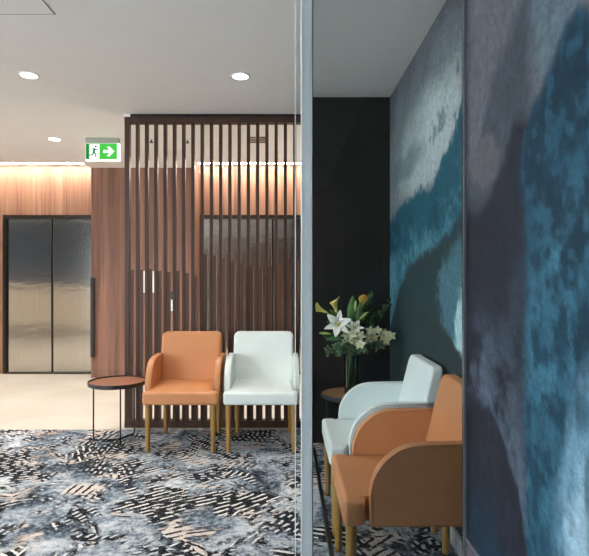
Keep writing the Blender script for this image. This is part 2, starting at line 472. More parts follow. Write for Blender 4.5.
def mural_wall(name, x, ys, zs, fn, back, label):
    """painted face at x (facing -x) with a solid body behind it"""
    ys = np.asarray(ys); zs = np.asarray(zs)
    Y, Z = np.meshgrid(ys, zs, indexing='ij')
    C = fn(Y, Z)
    ny, nz = len(ys), len(zs)
    verts = [(x, float(y), float(z)) for y in ys for z in zs]
    faces = [(i * nz + j, i * nz + j + 1, (i + 1) * nz + j + 1, (i + 1) * nz + j) for i in range(ny - 1) for j in range(nz - 1)]
    k = len(verts)
    y0, y1, z0, z1 = float(ys[0]), float(ys[-1]), float(zs[0]), float(zs[-1])
    verts += [(back, y0, z0), (back, y0, z1), (back, y1, z0), (back, y1, z1), (x, y0, z0), (x, y0, z1), (x, y1, z0), (x, y1, z1)]
    faces += [(k, k + 1, k + 3, k + 2), (k + 4, k + 5, k + 1, k), (k + 6, k + 2, k + 3, k + 7), (k + 5, k + 7, k + 3, k + 1), (k + 4, k, k + 2, k + 6)]
    me = bpy.data.meshes.new(name)
    me.from_pydata(verts, [], faces)
    ca = me.color_attributes.new('paint', 'FLOAT_COLOR', 'POINT')
    flat = np.ones((len(verts), 4), dtype=np.float32); flat[:] = (0.08, 0.10, 0.13, 1)
    flat[:k, :3] = C.reshape(-1, 3); flat[:k, 3] = 1
    ca.data.foreach_set('color', flat.ravel())
    me.materials.append(M['mural'])
    o = bpy.data.objects.new(name, me); COL.objects.link(o)
    o['kind'] = 'structure'; o['label'] = label
    return o

# ------------------------------------------------------------------ room shell
CZ = 2.604
YB = -4.5            # wall behind the camera
XL = -9.5
struct('floor', B(-3.2, 0.80, YB, 4.34, -0.05, 0.0), M['carpet'], 'patterned slate blue, black and beige carpet')
fb = B(XL, 0.95, 4.34, 7.1, -0.05, 0.0); box(fb, XL, -3.2, YB, 4.34, -0.05, 0.0)
struct('floor.001', fb, M['tile'], 'cream stone tile floor before the lift doors')
cb = B(XL, 0.80, YB, 6.29, CZ, CZ + 0.04); box(cb, -2.404, -1.115, 6.29, 6.60, CZ, CZ + 0.04)
struct('ceiling', cb, M['ceil'], 'flat painted ceiling')
cb = B(XL, 0.95, 6.25, 7.1, 2.88, 2.92); box(cb, XL, -2.404, 6.25, 6.29, CZ + 0.04, 2.88); box(cb, -1.115, 0.95, 6.25, 6.29, CZ + 0.04, 2.88)
struct('ceiling.001', cb, M['white_paint'], 'raised ceiling of the lighting recess over the lifts')
wy = 6.83
wb = B(XL, -3.64, wy, wy + 0.2, 0, 2.88); box(wb, -3.64, 0.95, wy, wy + 0.2, 2.05, 2.88)
box(wb, -2.42, -1.10, wy, wy + 0.2, 0, 2.05)
struct('wall_back', wb, M['fascia'], 'timber wall over and between the lifts, lit from above')
nb = B(-2.404, -1.115, 6.57, 6.83, 0.09, CZ); box(nb, -2.404, -1.115, 6.578, 6.83, 0.0, 0.09)
struct('wall_back.001', nb, M['nib'], 'timber wall panel standing forward between the two lifts')
struct('baseboard_back', B(-2.404, -1.115, 6.569, 6.578, 0.0, 0.083), M['nib'], 'timber skirting under the wall panel')
struct('wall_left', box(box(B(XL - 0.2, XL, 3.2, 7.1, 0, 2.88), XL - 0.2, XL, YB, 3.6, 2.5, 2.88), XL - 0.2, XL, YB, -2.8, 0, 2.5), M['white_paint'], 'far left wall of the lobby')  # gap in this unseen wall is added so daylight reaches the mural
# timber-black return wall beside the slatted screen
struct('wall_center', B(0.165, 0.80, 3.99, 4.55, 0, CZ), M['dark_panel'], 'black timber end wall behind the flowers')
# painted right wall and its nearer, thicker stretch
mural_wall('wall_right', 0.79, np.linspace(1.80, 3.99, 190), np.linspace(0.085, CZ, 200), mural_far, 0.95, 'blue and slate watercolour mountain mural behind the chairs')
struct('wall_right.001', B(0.80, 0.95, 3.99, 7.1, 0, 2.88), M['white_paint'], 'right end wall of the lift lobby')
struct('baseboard_right', B(0.778, 0.95, 1.80, 3.99, 0, 0.085), M['skirt'], 'pale grey skirting under the mural')
ys = np.concatenate([np.linspace(YB, 0.3, 12), np.linspace(0.35, 1.80, 210)])
mural_wall('wall_right.002', 0.6115, ys, np.linspace(0.375, CZ, 200), mural_near, 0.95, 'nearer stretch of the mountain mural, right of the glass')
struct('trim_1', B(0.6075, 0.95, YB, 1.80, 0.363, 0.375), M['alu_dim'], 'thin bright trim along the foot of the near mural')
struct('trim_2', B(0.6115, 0.95, YB, 1.80, 0.0, 0.363), M['plinth'], 'mauve grey plinth under the near mural')
# wall behind the camera: pale dado and an unseen wide opening added to let fill daylight in
wr = B(XL, -9.0, YB - 0.2, YB, 0, CZ); box(wr, -9.0, -4.4, YB - 0.2, YB, 2.5, CZ); box(wr, -4.4, 0.95, YB - 0.2, YB, 0, CZ)
struct('wall_front', wr, plain('taupe_paint', rgb(120, 108, 98), 0.8, 0, 0.03, 3), 'wall with a wide opening added to admit daylight, facing the lifts')
struct('wall_front.001', B(XL, -3.9, 1.9, 2.0, 0, CZ), plain('slate_paint', rgb(84, 98, 116), 0.8, 0, 0.03, 3), 'slate lobby wall mirrored in the lift doors')
struct('trim_3', B(XL, -3.9, 2.0, 2.02, 0.10, 1.05), plain('sand_dado', rgb(240, 230, 212), 0.8, 0, 0.03, 3), 'sand coloured dado on the slate wall')
struct('baseboard_front', B(XL, -3.9, 2.0, 2.03, 0, 0.10), M['black_metal'], 'dark skirting under the sand dado')

# ------------------------------------------------------------------ lifts
def lift(x0, x1, xm, label):
    t = thing('elevator', label, 'elevator', ((x0 + x1) / 2, wy + 0.1, 0))
    ox, oy = t.location.x, t.location.y
    def part(nm, bm, m, sm=None):
        bmesh.ops.translate(bm, verts=bm.verts, vec=(-ox, -oy, 0)); return obj(nm, bm, m, t, sm)
    f = B(x0, x0 + 0.03, wy + 0.005, wy + 0.12, 0, 2.05); box(f, x1 - 0.03, x1, wy + 0.005, wy + 0.12, 0, 2.05); box(f, x0, x1, wy + 0.002, wy + 0.12, 2.005, 2.05)
    part('door_frame', f, M['dark_steel'])
    part('door_panel', B(x0 + 0.03, xm - 0.012, wy + 0.05, wy + 0.09, 0.012, 2.005, bev=0.004), M['steel'])
    part('door_panel', B(xm + 0.012, x1 - 0.03, wy + 0.05, wy + 0.09, 0.012, 2.005, bev=0.004), M['steel'])
    part('center_seal', B(xm - 0.012, xm + 0.012, wy + 0.065, wy + 0.085, 0.012, 2.005), M['black_gloss'])
    part('sill', B(x0, x1, wy + 0.001, wy + 0.12, 0.0, 0.012), M['dark_steel'])
lift(-3.64, -2.42, -3.02, 'brushed steel lift doors under a lit timber fascia, left of the timber panel')
lift(-1.10, 0.60, -0.16, 'steel lift doors seen through the slats of the timber screen')
for (a, b, lab) in ((XL + 0.05, -2.42, 'warm light strip glowing above the lift doors at far left'), (-1.10, 0.78, 'warm light strip seen through the top of the slatted screen')):
    t = thing('led_strip', lab, 'light', ((a + b) / 2, wy, 2.685))
    h = (b - a) / 2
    obj('diffuser', B(-h, h, -0.150, -0.126, -0.006, 0.006, bev=0.003), M['led'], t)
    obj('channel', B(-h, h, -0.126, -0.0, 0.0, 0.014), M['alu'], t)

# long pull handle on the timber panel
t = thing('pull_handle', 'long black vertical pull handle on the left edge of the timber panel', 'handle', (-2.376, 6.57, 0.26))
obj('bar', B(-0.022, 0.022, -0.045, -0.02, 0, 0.98, bev=0.004), M['black_metal'], t)
obj('bracket', B(-0.012, 0.012, -0.021, 0.0, 0.08, 0.11), M['black_metal'], t)
obj('bracket', B(-0.012, 0.012, -0.021, 0.0, 0.87, 0.90), M['black_metal'], t)
# white plaque and lift call plate glimpsed between the slats
t = thing('wall_plaque', 'small white plaque glimpsed through two gaps of the slatted screen', 'sign', (-1.705, 6.57, 1.19))
obj('plate', B(-0.135, 0.135, -0.012, 0, -0.135, 0.135, bev=0.004), M['plaque'], t)
obj('stand_off', B(-0.03, 0.03, -0.016, -0.012, -0.13, -0.118), M['alu'], t)
t = thing('call_button_plate', 'small steel and black lift call plate seen between the slats', 'button', (-1.395, 6.57, 0.96))
obj('plate', B(-0.04, 0.04, -0.010, 0, -0.13, 0.01, bev=0.003), M['alu'], t)
obj('display', B(-0.04, 0.04, -0.012, 0, 0.01, 0.11, bev=0.003), M['black_gloss'], t)
obj('button', lathe(bmesh.new(), [(0, 0), (0.014, 0), (0.014, 0.006), (0, 0.006)], 20), M['plaque'], t, 30, (0, -0.010, -0.06)).rotation_euler = (PI / 2, 0, 0)

# ------------------------------------------------------------------ slatted timber screen
sy0, sy1 = 4.40, 4.435
scr = thing('slatted_screen', 'tall dark timber slatted screen standing behind the two chairs facing forward', 'screen', (-0.60, 4.43, 0))
def spart(nm, bm, m, par=None):
    bmesh.ops.translate(bm, verts=bm.verts, vec=(0.60, -4.43, 0)); return obj(nm, bm, m, par or scr)
spart('header', B(-1.332, 0.16, 4.395, 4.47, 2.533, 2.578), M['slat'])
spart('top_strip', B(-1.285, 0.16, 4.40, 4.465, 2.578, CZ - 0.001), M['black_gloss'])  # black strip between the header and the ceiling
spart('top_strip_end', B(-1.345, -1.285, 4.40, 4.465, 2.578, CZ - 0.001), M['plaque'])
spart('base_rail', B(-1.332, 0.16, 4.395, 4.47, 0.0, 0.057), M['slat'])
tops = [270, 270, 269, 271, 272, 271, 273, 276, 254.5, 256, 259, 262, 264, 266, 268, 266, 263, 259, 259, 259]
lefts = [-1.332] + [-1.2407 + 0.0769 * k for k in range(18)]
rs = random.Random(3)
for k, x in enumerate(lefts):
    w = 0.038 if k == 0 else 0.027
    s = spart('slat', B(x, x + w, sy0, sy1 + (0.02 if k == 0 else 0), 0.057, 2.533), M['slat'])
    zt = 1.25 + (277 - tops[k]) * 4.41 / 530
    spart('batten', B(x + w, x + w + 0.0265, sy0 + 0.006, sy1 + 0.006, 0.057, zt), M['batten'], s)
spart('end_post', B(0.142, 0.16, 4.40, 4.45, 0.057, 2.533), M['slat'])

# ------------------------------------------------------------------ armchairs
def wn(o):
    for p in o.data.polygons:
        if len(p.vertices) > 4: p.use_smooth = False
    m = o.modifiers.new('normals', 'WEIGHTED_NORMAL'); m.keep_sharp = True; m.weight = 90
def chair(label, mat, loc, rz):
    t = thing('armchair', label, 'chair', loc, rz, 'leather waiting armchairs')
    # T-shaped seat cushion: full width in front of the arms, narrower between them
    seat = prism([(-0.268, -0.28), (0.268, -0.28), (0.268, -0.198), (0.227, -0.198), (0.227, 0.15), (-0.227, 0.15), (-0.227, -0.198), (-0.268, -0.198)], 'z', 0.342, 0.447, 0.028, 5)
    for v in seat.verts:          # soft crown and a slight fall to the front
        if v.co.z > 0.42:
            v.co.z += 0.012 * (1 - (v.co.x / 0.27) ** 2) * (1 - ((v.co.y + 0.07) / 0.22) ** 2)
            if v.co.y < -0.2: v.co.z -= 0.012
    wn(obj('seat', seat, mat, t, 50))
    # backrest, leaning back, with rounded top corners
    bp = []
    hw, r = 0.239, 0.045
    for cx, cz, a0 in ((hw - r, 0.813 - r, 0), (-hw + r, 0.813 - r, 90)):
        for k in range(6):
            a = math.radians(a0 + 18 * k); bp.append((cx + r * math.cos(a), cz + r * math.sin(a)))
    bp += [(-hw, 0.345), (hw, 0.345)]
    back = prism(bp, 'y', -0.045, 0.045, 0.022, 4)
    for v in back.verts:
        f = (v.co.z - 0.345) / 0.468
        v.co.y = v.co.y * (1.10 - 0.45 * f) + 0.155 + 0.098 * f
        if v.co.y < 0.15 + 0.102 * f: v.co.y -= 0.010 * (1 - (v.co.x / 0.25) ** 2)
    wn(obj('backrest', back, mat, t, 50))
    out = [(-0.182, 0.342), (-0.184, 0.44)]
    for k in range(11):
        a = math.radians(180 - 9 * k); out.append((0.010 + 0.194 * math.cos(a), 0.46 + 0.184 * math.sin(a)))
    out += [(0.10, 0.646), (0.205, 0.648), (0.19, 0.342)]
    for s in (-1, 1):
        a0, a1 = sorted((s * 0.228, s * 0.270))
        am = obj('armrest', prism(out, 'x', a0, a1, 0.013, 3), mat, t, 50); wn(am)
        for e in (0.2295, 0.2685):
            obj('piping', tube(bmesh.new(), [(s * e, p[0] + 0.004 * (1 if p[0] < -0.1 else 0), p[1] - 0.004) for p in out[:-1]], 0.0035, 6), mat, am, 0)
    for sx, sy in ((-1, -1), (1, -1), (-1, 1), (1, 1)):
        x, y = (0.232 * sx, -0.248) if sy < 0 else (0.212 * sx, 0.235)
        leg = bmesh.new()
        lathe(leg, [(0, 0), (0.0135, 0), (0.0155, 0.004), (0.0215, 0.343), (0, 0.343)], 18, x, y)
        obj('leg', leg, M['oak'], t, 40)
    return t
tan = chair('tan leather armchair facing forward beside the round black-rimmed side table', M['tan'], (-0.744, 4.02, 0), 0)
mint = chair('white leather armchair facing forward, its back to the slatted screen', M['mint'], (-0.170, 4.02, 0), 0)
dup(mint, (0.492, 2.80, 0), -PI / 2, 'white leather armchair seen side-on against the mural, nearest the flowers')
dup(tan, (0.492, 2.185, 0), -PI / 2, 'tan leather armchair seen side-on against the mural, nearest to the viewer')

# ------------------------------------------------------------------ side tables
def side_table(label, loc, angs, top):
    t = thing('side_table', label, 'table', loc, 0, 'round black-rimmed side tables')
    R, H = 0.213, 0.453
    obj('tabletop', lathe(bmesh.new(), [(0, H - 0.014), (R - 0.004, H - 0.014), (R - 0.004, H - 0.004), (0, H - 0.004)], 64), top, t, 40)
    obj('rim', lathe(bmesh.new(), [(0, H - 0.024), (R, H - 0.024), (R + 0.004, H - 0.02), (R + 0.004, H + 0.006), (R - 0.003, H + 0.006), (R - 0.003, H - 0.015), (0, H - 0.015)], 64), M['black_metal'], t, 40)
    for a in angs:
        a = math.radians(a)
        c, s = math.cos(a), math.sin(a)
        r = 0.180
        pts = [(r * c, r * s, H - 0.022), (r * c, r * s, 0.03)]
        for k in range(1, 5):
            q = math.radians(22.5 * k); pts.append(((r - 0.024 * (1 - math.cos(q))) * c, (r - 0.024 * (1 - math.cos(q))) * s, 0.03 - 0.024 * math.sin(q)))
        pts.append((0.0, 0.0, 0.006))
        obj('leg', tube(bmesh.new(), pts, 0.0058, 8), M['black_metal'], t, 60)
    return t
side_table('round walnut side table with black rim beside the forward-facing tan armchair', (-1.283, 4.06, 0), (184, -66, 62), M['table_wood'])
side_table('round oak side table with black rim in the corner under the flower vase', (0.462, 3.64, 0), (190, -50, 70), M['table_oak'])

# ------------------------------------------------------------------ glass partition
gp = thing('glass_partition', 'fixed glass pane between a satin aluminium post and the mural wall', 'partition', (0.073, 1.80, 0))
def gpart(nm, bm, m, par=None, sm=None):
    bmesh.ops.translate(bm, verts=bm.verts, vec=(-0.073, -1.80, 0)); return obj(nm, bm, m, par or gp, sm)
gpart('post', B(0.0545, 0.0915, 1.775, 1.825, 0, CZ, bev=0.002), M['alu'])
gpart('gasket', B(0.0915, 0.0945, 1.785, 1.815, 0, CZ), M['black_gloss'])
gpart('jamb', B(0.6035, 0.611, 1.785, 1.806, 0.0, CZ), M['alu_dim'])
gpart('pane', B(0.0945, 0.6035, 1.795, 1.805, 0.004, CZ), M['glass_fixed'])
gd = thing('glass_door', 'clear sliding glass leaf with a pale polished edge showing left of the post', 'door', (0.315, 1.75, 0))
def dpart(nm, bm, m):
    bmesh.ops.translate(bm, verts=bm.verts, vec=(-0.315, -1.75, 0)); return obj(nm, bm, m, gd)
dpart('pane', B(0.0355, 0.586, 1.745, 1.755, 0.012, CZ - 0.01), M['glass_door'])
dpart('polished_edge', B(0.0325, 0.0354, 1.745, 1.755, 0.012, CZ - 0.01), M['glass_edge'])
# black floor rail lying in front of the side-on chairs
fr = thing('floor_rail', 'black metal rail lying on the carpet along the feet of the side-on chairs', 'rail', (0.208, 2.8, 0))
obj('bar', B(-0.011, 0.011, -0.95, 1.03, 0.0, 0.018, bev=0.004), M['black_gloss'], fr)
obj('end_cap', B(-0.0115, 0.0115, 1.03, 1.042, 0.0, 0.019, bev=0.002), M['alu_dim'], fr)

# ------------------------------------------------------------------ ceiling fittings
for (x, y, lab) in ((-1.715, 3.55, 'round recessed downlight at far left, nearest of the three'), (-0.300, 3.57, 'round recessed downlight in front of the slatted screen'), (-2.26, 5.20, 'round recessed downlight beside the green exit sign')):
    t = thing('downlight', lab, 'light', (x, y, CZ), 0, 'recessed ceiling downlights')
    obj('lens', lathe(bmesh.new(), [(0, 0), (0, -0.004), (0.050, -0.004), (0.052, 0)], 36), M['lamp'], t, 30)
    obj('trim_ring', lathe(bmesh.new(), [(0.052, 0), (0.052, -0.006), (0.060, -0.007), (0.067, -0.003), (0.068, 0)], 36), M['ring'], t, 30)
t = thing('access_panel', 'flush square ceiling access panel outlined by a fine groove at top left', 'panel', (-1.55, 2.36, CZ - 0.0005))
obj('hatch', B(-0.364, 0.364, -0.364, 0.364, -0.0025, 0.0), M['ceil'], t)
g = bmesh.new()
for a in ((-0.37, 0.37, 0.364, 0.370), (-0.37, 0.37, -0.370, -0.364), (-0.370, -0.364, -0.364, 0.364), (0.364, 0.370, -0.364, 0.364)): box(g, *a, -0.0015, 0.0)
obj('groove', g, M['groove'], t)
t = thing('ceiling_vent', 'small dark slotted ceiling vent seen through the top of the screen', 'vent', (-0.27, 5.22, CZ))
obj('plate', B(-0.115, 0.115, -0.13, 0.13, -0.006, 0, bev=0.002), M['ring'], t)
for k in range(3):
    for s in (-1, 1):
        obj('slot', B(-0.09 if s < 0 else 0.015, -0.015 if s < 0 else 0.09, -0.12 + 0.085 * k, -0.065 + 0.085 * k, -0.009, -0.005), M['black_gloss'], t)
for (x, y, lab) in ((-1.31, 5.2, 'small ceiling sprinkler seen through the third gap of the screen'), (-0.96, 5.22, 'small ceiling sprinkler seen through the seventh gap of the screen')):
    t = thing('sprinkler', lab, 'sprinkler', (x, y, CZ), 0, 'ceiling sprinklers')
    obj('rose', lathe(bmesh.new(), [(0, 0), (0.035, 0), (0.032, -0.008), (0.008, -0.01), (0, -0.01)], 24), M['ring'], t, 30)
    obj('head', lathe(bmesh.new(), [(0, -0.01), (0.008, -0.01), (0.008, -0.03), (0.02, -0.032), (0.02, -0.036), (0, -0.036)], 20), M['dark_steel'], t, 30)

# exit sign hung under the ceiling
ex = thing('exit_sign', 'green and white illuminated exit sign with running figure and arrow under the ceiling', 'sign', (-1.78, 5.18, CZ))
obj('housing', B(-0.162, 0.162, -0.03, 0.03, -0.052, 0, bev=0.006), M['exit_house'], ex)
pl = obj('panel', B(-0.165, 0.17, -0.012, 0.012, -0.222, -0.052, bev=0.002), M['exit_white'], ex)
def flat(nm, pts, m, dep):
    return obj(nm, prism(pts, 'y', -0.012 - dep, -0.0115, 0), m, pl)
flat('green_field', [(-0.162, -0.206), (0.142, -0.206), (0.142, -0.054), (-0.162, -0.054)], M['exit_green'], 0.001)
flat('door_symbol', [(-0.124, -0.200), (-0.030, -0.200), (-0.030, -0.060), (-0.124, -0.060)], M['exit_white'], 0.002)
flat('wall_symbol', [(-0.158, -0.200), (-0.134, -0.200), (-0.134, -0.060), (-0.158, -0.060)], M['exit_dark'], 0.002)
flat('arrow_symbol', [(0.010, -0.144), (0.070, -0.144), (0.044, -0.176), (0.070, -0.176), (0.116, -0.130), (0.070, -0.084), (0.044, -0.084), (0.070, -0.116), (0.010, -0.116)], M['exit_white'], 0.002)
mn = bmesh.new()
def limb(p, q, w):
    p, q = Vector((p[0], 0, p[1])), Vector((q[0], 0, q[1])); d = (q - p).normalized(); u = Vector((-d.z, 0, d.x)) * w
    merge(mn, prism([((p + u).x, (p + u).z), ((q + u).x, (q + u).z), ((q - u).x, (q - u).z), ((p - u).x, (p - u).z)], 'y', -0.0155, -0.0142, 0))
limb((-0.074, -0.100), (-0.086, -0.140), 0.011)
limb((-0.086, -0.138), (-0.062, -0.156), 0.007); limb((-0.062, -0.154), (-0.066, -0.186), 0.006)
limb((-0.086, -0.138), (-0.098, -0.164), 0.007); limb((-0.098, -0.162), (-0.122, -0.168), 0.006)
limb((-0.072, -0.102), (-0.050, -0.118), 0.005); limb((-0.050, -0.118), (-0.040, -0.108), 0.004)
limb((-0.078, -0.100), (-0.100, -0.106), 0.005); limb((-0.100, -0.106), (-0.108, -0.124), 0.004)
hd = [(-0.064 + 0.011 * math.cos(2 * PI * k / 14), -0.082 + 0.011 * math.sin(2 * PI * k / 14)) for k in range(14)]
merge(mn, prism(hd, 'y', -0.0155, -0.0142, 0))
obj('running_figure', mn, M['exit_dark'], pl)

# ------------------------------------------------------------------ vase and flowers
VX, VY, VZ = 0.455, 3.64, 0.449
def petal_mat(name, base, tip, mid=None, rough=0.5):
    t = NT(name)
    f = t.noise(t.coord(), 22, 3)
    g = t.noise(t.coord(), 90, 2)
    stops = [(0.25, base), (0.75, tip)] if mid is None else [(0.2, base), (0.5, mid), (0.8, tip)]
    t.l(t.ramp(t.math('ADD', t.math('MULTIPLY', f, 0.7), t.math('MULTIPLY', g, 0.3)), stops), t.b.inputs['Base Color'])
    t.set(Roughness=rough)
    return t.m
M['lily'] = petal_mat('lily_petal', rgb(232, 238, 218), rgb(250, 250, 244))
M['lily_mid'] = petal_mat('lily_heart', rgb(190, 206, 110), rgb(216, 224, 140))
M['calla'] = petal_mat('calla_petal', rgb(206, 200, 96), rgb(240, 226, 130))
M['calla_o'] = petal_mat('calla_amber', rgb(200, 160, 60), rgb(226, 194, 92))
M['orchid'] = petal_mat('orchid_petal', rgb(204, 200, 164), rgb(236, 232, 212))
M['orchid_g'] = petal_mat('orchid_green_petal', rgb(162, 160, 122), rgb(206, 202, 170))
M['leaf'] = petal_mat('broad_leaf', rgb(54, 96, 48), rgb(128, 164, 104), rgb(80, 126, 66))
M['leaf_d'] = petal_mat('dark_foliage', rgb(34, 66, 36), rgb(78, 116, 66))
M['leaf_s'] = petal_mat('silver_foliage', rgb(78, 112, 78), rgb(136, 164, 124))
M['bud'] = petal_mat('green_bud', rgb(126, 154, 74), rgb(168, 188, 108))
M['stem'] = petal_mat('green_stem', rgb(50, 70, 44), rgb(76, 98, 64))
M['stamen'] = plain('stamen', rgb(150, 92, 40), 0.6)

vs = thing('vase', 'tall clear glass cylinder vase holding the flowers on the oak side table', 'vase', (VX, VY, VZ))
obj('glass_body', lathe(bmesh.new(), [(0, 0), (0.044, 0), (0.047, 0.004), (0.047, 0.265), (0.0435, 0.265), (0.0435, 0.014), (0, 0.014)], 40), M['vase_glass'], vs, 40)
obj('water', lathe(bmesh.new(), [(0, 0.0145), (0.043, 0.0145), (0.043, 0.17), (0, 0.17)], 32), M['water'], vs, 40)

def frame(d, roll=0.0):
    """matrix with +z along d"""
    d = Vector(d).normalized()
    q = d.to_track_quat('Z', 'Y').to_matrix().to_4x4()
    return q @ Matrix.Rotation(roll, 4, 'Z')
def petal(bm, mtx, L, W, curl, tilt, az, n=7, m=4, cup=0.25, tip=0.6):
    """one petal: opens at angle tilt from the axis, curls back by curl along its length"""
    rows = []
    p = Vector((0, 0, 0)); a = tilt
    for i in range(n + 1):
        s = i / n
        w = W * (math.sin(PI * min(1, (s * 0.86 + 0.10)) ** tip) ** 0.85) if i < n else W * 0.05
        row = []
        d = Vector((math.sin(a), 0, math.cos(a))); nrm = Vector((-math.cos(a), 0, math.sin(a)))
        for j in range(m + 1):
            u = j / m * 2 - 1
            row.append(p + Vector((0, 1, 0)) * (u * w) + nrm * (cup * w * u * u))
        rows.append(row)
        p = p + d * (L / n); a += curl / n
    R = mtx @ Matrix.Rotation(az, 4, 'Z')
    top = [[bm.verts.new(R @ q) for q in row] for row in rows]
    bot = [[bm.verts.new(R @ (q + Vector((0.0, 0, -0.0012)))) for q in row] for row in rows]
    for i in range(n):
        for j in range(m):
            bm.faces.new((top[i][j], top[i][j + 1], top[i + 1][j + 1], top[i + 1][j]))
            bm.faces.new((bot[i][j], bot[i + 1][j], bot[i + 1][j + 1], bot[i][j + 1]))
    loop = [(i, 0) for i in range(n + 1)] + [(n, j) for j in range(1, m + 1)] + [(i, m) for i in range(n - 1, -1, -1)] + [(0, j) for j in range(m - 1, 0, -1)]
    for q, r in zip(loop, loop[1:] + loop[:1]):
        bm.faces.new((top[q[0]][q[1]], top[r[0]][r[1]], bot[r[0]][r[1]], bot[q[0]][q[1]]))

nstem = [0]
def stem_pts(head, hd, end_in=True):
    """path in world space from the vase foot to a head arriving along direction hd"""
    nstem[0] += 1
    a = nstem[0] * 2.4
    foot = Vector((VX + 0.026 * math.cos(a), VY + 0.026 * math.sin(a), VZ + 0.03 + 0.004 * (nstem[0] % 5)))
    lip = Vector((VX, VY, VZ + 0.265)) + Vector((0.024 * math.cos(a * 1.7 + 1), 0.024 * math.sin(a * 1.7 + 1), 0))
    head = Vector(head); hd = Vector(hd).normalized()
    flat = (head - lip); flat.z = 0
    lip += flat.normalized() * 0.012 if flat.length > 0.01 else Vector()
    L = (head - lip).length
    p0, p1, p2, p3 = lip, lip + (lip - foot).normalized() * L * 0.35, head - hd * L * 0.35, head
    pts = [foot]
    for k in range(9):
        s = k / 8
        pts.append(p0 * (1 - s) ** 3 + p1 * 3 * s * (1 - s) ** 2 + p2 * 3 * s * s * (1 - s) + p3 * s ** 3)
    return pts
def rel(pts, o): return [Vector(p) - Vector(o) for p in pts]
def stem(t, head, hd, r=0.003, m='stem'):
    obj('stem', tube(bmesh.new(), rel(stem_pts(head, hd), t.location), r, 7), M[m], t, 60)
def pos(px, py, y):
    return (px - 285) * y / 530, y, 1.25 + (277 - py) * y / 530

def lily(x, y, z, d, L, label, roll=0.0, m='lily', npet=6, name='lily'):
    t = thing(name, label, 'flower', (x, y, z))
    F = frame(d, roll)
    pb = bmesh.new()
    for k in range(npet):
        petal(pb, F, L, L * (0.30 if k % 2 == 0 else 0.23), 0.75, 0.80 if k % 2 == 0 else 0.92, 2 * PI * k / npet)
    obj('petals', pb, M[m], t, 0)
    h = bmesh.new()
    lathe(h, [(0, 0), (0.010, 0.004), (0.013, 0.014), (0.006, 0.022), (0, 0.023)], 14)
    bmesh.ops.transform(h, matrix=F, verts=h.verts)
    obj('heart', h, M['lily_mid'], t, 0)
    sb = bmesh.new()
    for k in range(6):
        a = 2 * PI * k / 6 + 0.5
        e = Vector((0.016 * math.cos(a), 0.016 * math.sin(a), L * 0.62))
        tube(sb, [F @ Vector((0, 0, 0.01)), F @ (e * 0.6), F @ e], 0.0011, 5)
        tube(sb, [F @ (e + Vector((-0.004, 0.002, 0))), F @ (e + Vector((0.004, -0.002, 0.002)))], 0.0020, 6)
    obj('stamens', sb, M['stamen'], t, 0)
    hx = Vector((x, y, z)) - Vector(d).normalized() * 0.002
    stem(t, hx, Vector(d) * 0.6 + Vector((0, 0, 0.6)))
    return t
lily(*pos(338, 325, 3.50), (-0.10, -0.92, 0.28), 0.104, 'large open white lily at the front left of the bouquet', 0.35)
lily(*pos(354, 329, 3.54), (0.12, -0.75, 0.65), 0.072, 'smaller white lily in the middle of the bouquet, tilted upward', 0.9)

def calla(x, y, z, d, L, label, m, roll=0.6):
    t = thing('calla_lily', label, 'flower', (x, y, z))
    F = frame(d, roll)
    b = bmesh.new()
    n, k = 26, 9
    rows = []
    for i in range(k + 1):
        s = i / k
        row = []
        for j in range(n + 1):
            a = -PI * 1.06 + 2 * PI * 1.06 * j / n
            front = 0.5 + 0.5 * math.cos(a)
            rr = 0.006 + L * (0.10 * s + 0.22 * s ** 4 * (0.55 + 0.45 * front)) + 0.0012 * (j / n)
            zz = L * s * (0.80 + 0.34 * front ** 3 * s)
            row.append((rr * math.cos(a) + 0.10 * L * s ** 3 * front, rr * math.sin(a), zz - L * 0.5))
        rows.append([b.verts.new(F @ Vector(q)) for q in row])
    for i in range(k):
        for j in range(n): b.faces.new((rows[i][j], rows[i][j + 1], rows[i + 1][j + 1], rows[i + 1][j]))
    o = obj('spathe', b, M[m], t, 0)
    so = o.modifiers.new('thick', 'SOLIDIFY'); so.thickness = 0.0014
    s = bmesh.new(); tube(s, [F @ Vector((0, 0, -L * 0.4)), F @ Vector((0, 0, 0.0)), F @ Vector((0, 0, L * 0.28))], 0.004, 8, 0.003)
    obj('spadix', s, M['calla_o'], t, 0)
    base = Vector((x, y, z)) - Vector(d).normalized() * L * 0.5
    stem(t, base, d, 0.0042, 'bud')
calla(*pos(321, 310, 3.60), (-0.84, -0.05, 0.38), 0.085, 'pale yellow calla lily reaching out at far left of the bouquet', 'calla')
calla(*pos(335, 306, 3.62), (-0.28, -0.18, 0.95), 0.100, 'yellow calla lily standing upright above the large white lily', 'calla')
calla(*pos(362, 304, 3.66), (0.20, 0.12, 0.97), 0.098, 'amber calla lily standing behind the broad green leaf', 'calla_o', 2.6)

def bud(x, y, z, d, L, label, m='bud'):
    t = thing('lily_bud', label, 'bud', (x, y, z))
    b = bmesh.new()
    lathe(b, [(0, -L * .5), (L * .06, -L * .47), (L * .11, -L * .2), (L * .12, 0.1 * L), (L * .07, L * .36), (0, L * .5)], 12)
    F = frame(d)
    bmesh.ops.transform(b, matrix=F, verts=b.verts)
    obj('closed_petals', b, M[m], t, 0)
    stem(t, Vector((x, y, z)) - Vector(d).normalized() * L * 0.48, d, 0.0028)
bud(*pos(325, 333.5, 3.54), (-0.95, -0.1, 0.10), 0.085, 'pale green lily bud pointing left under the large white lily')
bud(*pos(364, 315.5, 3.55), (0.72, -0.1, 0.62), 0.085, 'pale green lily bud pointing up right behind the middle flowers')
bud(*pos(355.5, 306, 3.58), (0.06, -0.1, 1.0), 0.080, 'slender pale green bud standing against the broad leaf')

